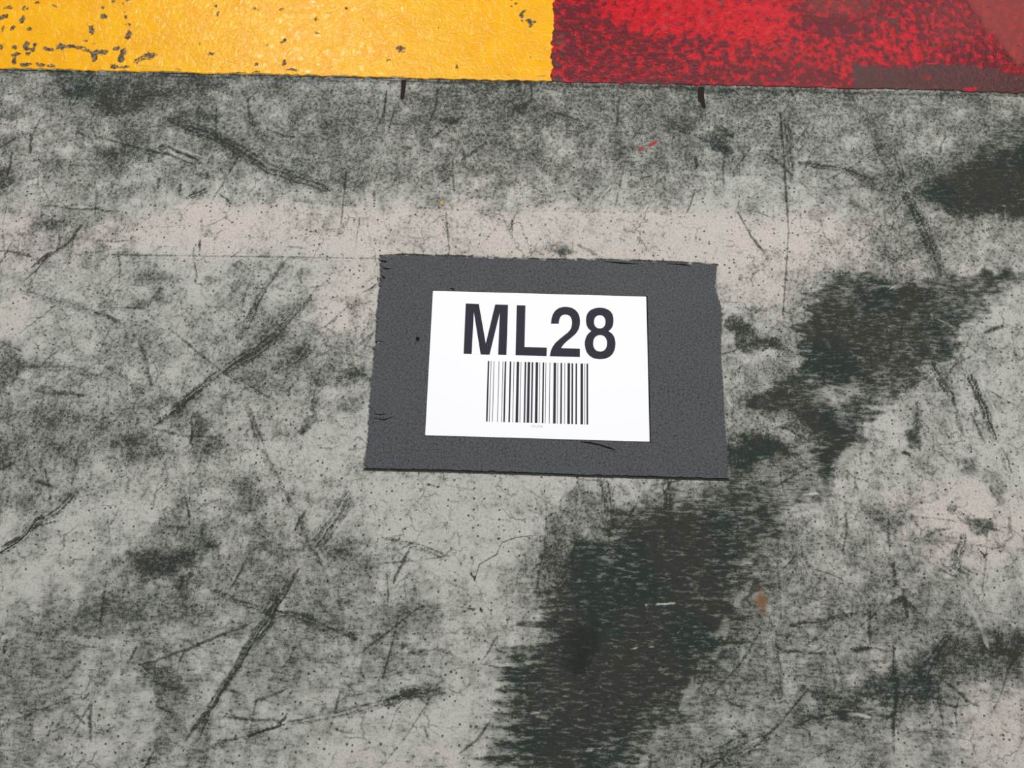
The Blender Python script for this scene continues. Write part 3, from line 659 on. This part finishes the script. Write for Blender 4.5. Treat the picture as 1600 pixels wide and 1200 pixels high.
f.stroke('grime', [(214,104),(252,104)], 9, 0.6); f.stroke('grime', [(780,121),(812,114)], 5, 0.5); f.stroke('grime', [(838,120),(856,120)], 4, 0.8); f.blob('grime', 390, 14, 60, 8, 0.2); f.stroke('grime', [(796,108),(808,103)], 3, 0.4)
f.blob('grime', 30, 20, 50, 20, 0.12); f.blob('grime', 160, 70, 60, 20, 0.12)
yel = finish_stripe('painted_floor_stripe', f, a, b_, sl, ic, M_yellow, jag=(SEAM, 0.0016))
tag(yel, 'glossy yellow painted floor stripe with chipped spots, left of the red stripe', 'floor stripe')

f, a, b_, sl2, ic2 = stripe('red', SEAM, xr, EDGE, YW, M_red)
xm = a[len(a)//2]
f.Y = f.Y + sl2*(f.X0-xm); f.Y0 = f.Y0 + sl2*(f.X0-xm)
f.box = lambda P, pad: (slice(None), slice(*np.searchsorted(f.xs, [P[:, 0].min()-pad, P[:, 0].max()+pad])))
f.mod = np.clip(0.5+0.5*fbm(a, b_, 0.012, 3, 0.6, 156), 0, 1)
br = f.layer('bright'); wn = f.layer('worn'); du = f.layer('dust')
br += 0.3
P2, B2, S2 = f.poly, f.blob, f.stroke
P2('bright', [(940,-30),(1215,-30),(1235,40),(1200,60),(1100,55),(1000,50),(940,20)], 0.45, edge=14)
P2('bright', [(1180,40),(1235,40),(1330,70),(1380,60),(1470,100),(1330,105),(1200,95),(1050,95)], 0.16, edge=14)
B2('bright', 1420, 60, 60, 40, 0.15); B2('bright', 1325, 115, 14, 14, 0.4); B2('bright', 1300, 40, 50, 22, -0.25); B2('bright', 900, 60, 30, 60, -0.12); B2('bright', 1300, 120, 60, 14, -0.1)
S2('worn', [(873,-20),(874,60),(874,128)], 16, 0.34, taper=False, broken=0.3); B2('worn', 880, 65, 14, 18, 0.1); P2('worn', [(1333,104),(1400,106),(1450,100),(1500,102),(1560,112),(1600,118),(1620,165),(1333,160)], 0.8, edge=4, rag=0.8)
S2('worn', [(870,123),(1100,128),(1333,134)], 9, 0.22, taper=False, broken=0.4); B2('worn', 1290, 105, 24, 10, 0.25); B2('worn', 1240, 105, 20, 8, 0.2); B2('worn', 1385, 35, 26, 12, 0.35); B2('worn', 1400, 20, 14, 18, 0.3); B2('worn', 1355, 5, 12, 8, 0.3)
B2('worn', 1395, 55, 14, 6, 0.25); B2('worn', 1460, 70, 16, 8, 0.25); B2('worn', 1218, 18, 12, 6, 0.25); S2('worn', [(1525,20),(1545,55),(1572,85)], 8, 0.3, broken=0.3); B2('worn', 1090, 80, 30, 14, 0.12); B2('worn', 1420, 2, 8, 8, 0.3)
B2('bright', 1515, 138, 12, 4, 0.5); B2('worn', 1515, 138, 14, 5, -0.5); B2('bright', 1535, 120, 8, 5, 0.4); B2('bright', 1447, 122, 10, 7, 0.4); B2('worn', 1447, 122, 10, 7, -0.4)
P2('dust', [(1500,-20),(1527,22),(1560,65),(1592,98),(1620,100),(1620,-20)], 0.9, edge=6); B2('dust', 1500, 30, 60, 40, 0.25); B2('dust', 1310, 12, 60, 22, 0.45); B2('dust', 1480, 60, 40, 20, 0.2); B2('dust', 1055, 10, 10, 8, 0.3)
for x, y in [(1038,24),(1036,40),(1095,32),(1115,20),(1130,3),(880,55),(878,68)]: B2('dust', x, y, 7, 6, 0.5)
np.clip(br, 0, 1.2, out=br); np.clip(wn, 0, 1.1, out=wn); np.clip(du, 0, 1, out=du)
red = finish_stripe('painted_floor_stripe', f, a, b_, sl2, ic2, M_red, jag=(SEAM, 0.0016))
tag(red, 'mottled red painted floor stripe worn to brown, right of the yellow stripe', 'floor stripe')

# ------------------------------------------------------------------ grit mat with a window for the card
ZM = 0.0030
def along(pts, step, jit, seed, teeth=None):
    r = np.random.default_rng(seed)
    P = [np.array(p, float) for p in pts]; out = []
    for p, q in zip(P[:-1], P[1:]):
        l = np.linalg.norm(q-p); n = max(1, int(round(l/step)))
        nrm = np.array([-(q-p)[1], (q-p)[0]])/l
        for k in range(n):
            t = k/n
            off = r.normal(0, jit)
            out.append(p+(q-p)*t+nrm*off)
    out.append(P[-1]); return out
def teeth(pts, pitch, depth, seed, side):
    """saw-cut end of the tape: rounded teeth between notches"""
    r = np.random.default_rng(seed); base = along(pts, 1.0, 0, seed); P = np.array(base)
    s = np.concatenate([[0], np.cumsum(np.linalg.norm(np.diff(P, axis=0), axis=1))]); out = []
    d = 0.0
    while d < s[-1]-pitch*0.6:
        pt = pitch*r.uniform(0.75, 1.3); dp = depth*r.uniform(0.35, 1.25)
        for u, h in ((0.0, -0.6), (0.22, 0.25), (0.5, 0.55), (0.78, 0.3)):
            q = d+u*pt
            out.append(np.array([np.interp(q, s, P[:, 0])+side*h*dp, np.interp(q, s, P[:, 1])+r.normal(0, 0.3)]))
        d += pt
    return out
LEFT = [(571,728),(572,712),(575,690),(577,650),(580.5,600),(583.5,570),(584.5,545),(586,530),(588.5,515),(590,480),(593,452),(595,438),(595.5,425),(595,404)]
RIGHT = [(1120,417),(1118.5,430),(1117,448),(1121,462),(1126.5,478),(1128,500),(1126.5,530),(1126.5,560),(1130,605),(1131.5,645),(1133.5,680),(1136,705),(1136,742)]
lo = teeth(LEFT, 8.2, 5.0, 21, -1)
ro = teeth(RIGHT, 9.5, 1.7, 22, 1)
# two deeper rips on the left end
rip = [(585.5,541.5),(594,533.5),(603,535.0),(593,531.8),(585.8,533.5)]
lo2 = []
for p in lo:
    if 530 < p[1] < 543: continue
    lo2.append(p)
k = next(i for i, p in enumerate(lo2) if p[1] <= 530)
lo2 = lo2[:k]+[np.array(p) for p in rip]+lo2[k:]
outer_px = along(MAT_B, 5, 0.45, 31)[1:-1]            # left to right along the near edge
outer_px = [np.array((570.5, 731.5))]+outer_px+[np.array((1137, 747))]
outer_px += [p for p in reversed(ro)]
outer_px += [p for p in reversed(along(MAT_T, 5, 0.7, 33))]
outer_px += [p for p in reversed(lo2)]
outer = [tuple(F(p[0], p[1], ZM)) for p in outer_px]
CARD_PX = [(664.2,680.0),(1015.0,690.1),(1009.7,463.4),(676.4,454.4)]
card_xy = [F(*p, 0.0036) for p in CARD_PX]
gap = [(-0.0009,-0.0009),(0.0019,-0.0009),(0.0019,0.0012),(-0.0009,0.0012)]
hole = [(p[0]+g[0], p[1]+g[1]) for p, g in zip(card_xy, gap)]
V, Fc, MI = slab([outer, hole], 0.0001, ZM)
# shallow tears and pits in the grit surface
def tear(pts, w):
    w *= 1.5; P = [F(*p, ZM) for p in pts]; up_, dn = [], []
    for i, p in enumerate(P):
        a_ = P[max(i-1, 0)]; c_ = P[min(i+1, len(P)-1)]; t = (c_-a_)/np.linalg.norm(c_-a_); nn = np.array([-t[1], t[0]])
        h = w*PX/2*(0.15 if i in (0, len(P)-1) else random.uniform(0.7, 1.2))
        up_.append(p+nn*h); dn.append(p-nn*h)
    slab([[tuple(q) for q in dn]+[tuple(q) for q in reversed(up_)]], ZM-0.0006, ZM+0.00006, V, Fc, MI, 1)
for pts, w in [([(595,407),(602,409),(605,408)],3),([(596,418),(604,420),(613,419.5)],2.6),([(596,430),(600,434),(602,436)],2.4),([(594,436),(598,433)],2),([(703,450.5),(707,451),(710,454)],3.5),([(651,526),(653,529),(652,534)],5),
      ([(648,535),(650,539)],2),([(653,489),(655,493)],2),([(905,690.5),(922,692),(938,695.5),(952,700),(963,703.5)],2.2),([(582,646.5),(594,648),(606,646.5)],1.6),([(582,653),(600,656),(618,650)],1.6),([(580,640),(588,645)],1.6),
      ([(972,453.5),(976,455)],2.6),([(944,408.5),(970,411),(998,412.5)],3),([(724,407),(727,411)],1.6),([(860,408),(880,409.5)],2),([(1040,412),(1068,413.5),(1080,416)],2.6),([(590,470),(596,473)],1.5),([(640,700),(652,704)],1.4)]:
    tear(pts, w)
mat_ob = link_mesh('anti_slip_mat', V, Fc, [M_grit, M_hole], None, MI)
tag(mat_ob, 'dark grey gritty anti-slip mat with saw-toothed ends, framing the white card', 'mat')

# ------------------------------------------------------------------ white location card
ZC = 0.0036
cpt = lambda p: np.array(p)
def rounded(q, r):
    out = []
    n = len(q)
    for i in range(n):
        p = np.array(q[i]); a_ = np.array(q[i-1])-p; c_ = np.array(q[(i+1) % n])-p
        a_ = p+a_/np.linalg.norm(a_)*r; c_ = p+c_/np.linalg.norm(c_)*r
        for k in range(5):
            t = k/4; out.append(tuple((1-t)**2*a_+2*t*(1-t)*p+t*t*c_))
    return out
V, Fc, MI = slab([rounded(card_xy, 0.0012)], 0.0001, ZC)
card = link_mesh('location_card', V, Fc, M_card)
tag(card, 'white laminated floor card reading ML28 above a barcode, set into the grey mat', 'sign')

SC = 1527/280
def T(x, y): return tuple(F(700+x/SC, 460+y/SC, ZC))
def glyph(name, loops, mat=M_ink):
    V, Fc, MI = slab([[T(*p) for p in lp] for lp in loops], ZC-0.0004, ZC+0.00008)
    return link_mesh(name, V, Fc, mat, card)
glyph('letter', [[(151,77),(263,82),(322,418),(402,86),(512,89),(498,517),(427,514),(441,158),(354,514),(278,512),(220,152),(202,508),(133,506)]])['label'] = 'black letter M'
glyph('letter', [[(586,92),(660,94),(652,448),(842,454),(840,526),(575,519)]])['label'] = 'black letter L'
two_o = catmull([(878,250),(883,203),(899,160),(926,129),(960,112),(1000,106),(1045,112),(1085,133),(1112,167),(1124,212),(1123,258),(1112,298),(1088,335),(1055,365),(1015,398),(985,427),(963,458)])
two_i = catmull([(868,527),(872,500),(885,460),(910,420),(945,386),(985,353),(1020,325),(1044,296),(1055,262),(1056,228),(1048,199),(1029,179),(1000,172),(972,179),(954,200),(946,228),(944,250)])
glyph('digit', [two_o+[(1124,462),(1124,534)]+two_i])['label'] = 'black digit 2'
e1 = catmull([(1220,312),(1195,290),(1180,258),(1176,215),(1184,172),(1210,138),(1250,119),(1295,113),(1340,120),(1380,141),(1403,175),(1410,215),(1406,258),(1392,290),(1368,313)])
e2 = catmull([(1368,313),(1400,338),(1420,375),(1427,425),(1418,475),(1395,516),(1353,543),(1300,552),(1245,545),(1203,520),(1177,482),(1166,432),(1169,388),(1187,345),(1220,312)])
def oval(cx, cy, rx, ry): return [(cx+rx*math.copysign(abs(math.cos(t))**0.9, math.cos(t)), cy+ry*math.copysign(abs(math.sin(t))**0.9, math.sin(t))) for t in [2*math.pi*k/40 for k in range(40)]]
glyph('digit', [e1[:-1]+e2[:-1], oval(1293,234,49,56), oval(1296,417,59,70)])['label'] = 'black digit 8'

BARS = [(0,2),(3,4),(6,7),(11,12),(15,16),(17,19),(22,24),(26,27),(29,32),(33,34),(37,39),(40,43),(44,46),(48,51),(52,53),(55,57),(58,59),(62,63),(66,69),(70,71),(73,75),(77,78),(80,83),(84,86),(88,90),(93,96),(97,98),(99,101)]
tl, tr = np.array(F(761.9,564.0,ZC)), np.array(F(919.2,568.2,ZC))
bl, br_ = np.array(F(759.0,658.7,ZC)), np.array(F(919.3,663.4,ZC))
V, Fc, MI = [], [], []
for s, e in BARS:
    s, e = (s+0.2)/101, (e-0.2)/101
    q = [bl+(br_-bl)*s, bl+(br_-bl)*e, tl+(tr-tl)*e, tl+(tr-tl)*s]
    slab([[tuple(p) for p in q]], ZC-0.0004, ZC+0.00008, V, Fc, MI)
bc = link_mesh('barcode', V, Fc, M_ink, card); bc['label'] = 'black barcode bars'

# pale caption, strokes of tiny characters under the bars
CH = {'S': [[(1,.85),(.5,1),(0,.8),(.2,.55),(.8,.45),(1,.2),(.5,0),(0,.15)]], '4': [[(.75,0),(.75,1),(0,.3),(1,.3)]], 'L': [[(0,1),(0,0),(.9,0)]],
      '6': [[(.9,.9),(.45,1),(.05,.6),(.05,.2),(.5,0),(.95,.2),(.9,.5),(.5,.6),(.1,.4)]], 'G': [[(1,.8),(.5,1),(0,.7),(0,.3),(.5,0),(1,.2),(1,.5),(.6,.5)]],
      '8': [[(.5,.52),(.1,.75),(.5,1),(.9,.75),(.5,.52),(.05,.25),(.5,0),(.95,.25),(.5,.52)]]}
V, Fc, MI = [], [], []
c0 = F(830.2, 667.2, ZC); cw, chh, adv = 0.0019, 0.0027, 0.0026
ex = (br_-bl)/np.linalg.norm(br_-bl); ey = np.array([-ex[1], ex[0]])
for i, chs in enumerate('S4L6G8'):
    o = c0+ex*adv*i
    for ln in CH[chs]:
        P = [o+ex*cw*p[0]+ey*chh*p[1] for p in ln]
        for a_, c_ in zip(P[:-1], P[1:]):
            t = (c_-a_)/np.linalg.norm(c_-a_); nn = np.array([-t[1], t[0]])*0.00017
            slab([[tuple(a_-nn), tuple(c_-nn), tuple(c_+nn), tuple(a_+nn)]], ZC-0.0004, ZC+0.00007, V, Fc, MI)
cp = link_mesh('caption', V, Fc, M_caption, card); cp['label'] = 'tiny pale grey caption'

# ------------------------------------------------------------------ small paint marks on the concrete
def mark(name, pts, ox, oy, s, mat, label, cat, group=None, h=0.0004):
    V, Fc, MI = slab([[tuple(F(ox+x/s, oy+y/s)) for x, y in pts]], 0.00002, h)
    return tag(link_mesh(name, V, Fc, mat), label, cat, group)
mark('paint_tick', [(697,585),(700,560),(710,430),(713,300),(718,272),(770,258),(798,270),(792,380),(782,440),(775,500),(757,590),(730,594)], 560, 100, 10.667, M_mark, 'short straight dark brown paint tick on the concrete under the yellow stripe', 'paint mark', 'dark ticks under the stripes')
mark('paint_tick', [(540,60),(580,64),(635,66),(640,200),(652,320),(670,402),(650,425),(620,412),(600,380),(580,325),(540,302),(533,200)], 1040, 130, 10.667, M_mark, 'bent dark brown paint tick on the concrete under the red stripe', 'paint mark', 'dark ticks under the stripes')
mark('paint_fleck', [(1366,342),(1376,330),(1390,323),(1404,319),(1402,331),(1390,338),(1376,343)], 500, 100, 2.667, M_redfleck, 'larger red paint fleck on the concrete, upper right of its pair', 'paint fleck', 'paint flecks on the concrete', 0.0003)
mark('paint_fleck', [(1321,357),(1334,349),(1351,346),(1347,355),(1332,361)], 500, 100, 2.667, M_redfleck, 'smaller red paint fleck on the concrete, lower left of its pair', 'paint fleck', 'paint flecks on the concrete', 0.0003)
mark('paint_fleck', [(499,578),(503,571),(508,572),(513,579),(509,586),(502,584)], 500, 100, 2.667, M_yelfleck, 'tiny yellow paint fleck on the concrete above the grey mat', 'paint fleck', 'paint flecks on the concrete', 0.0003)
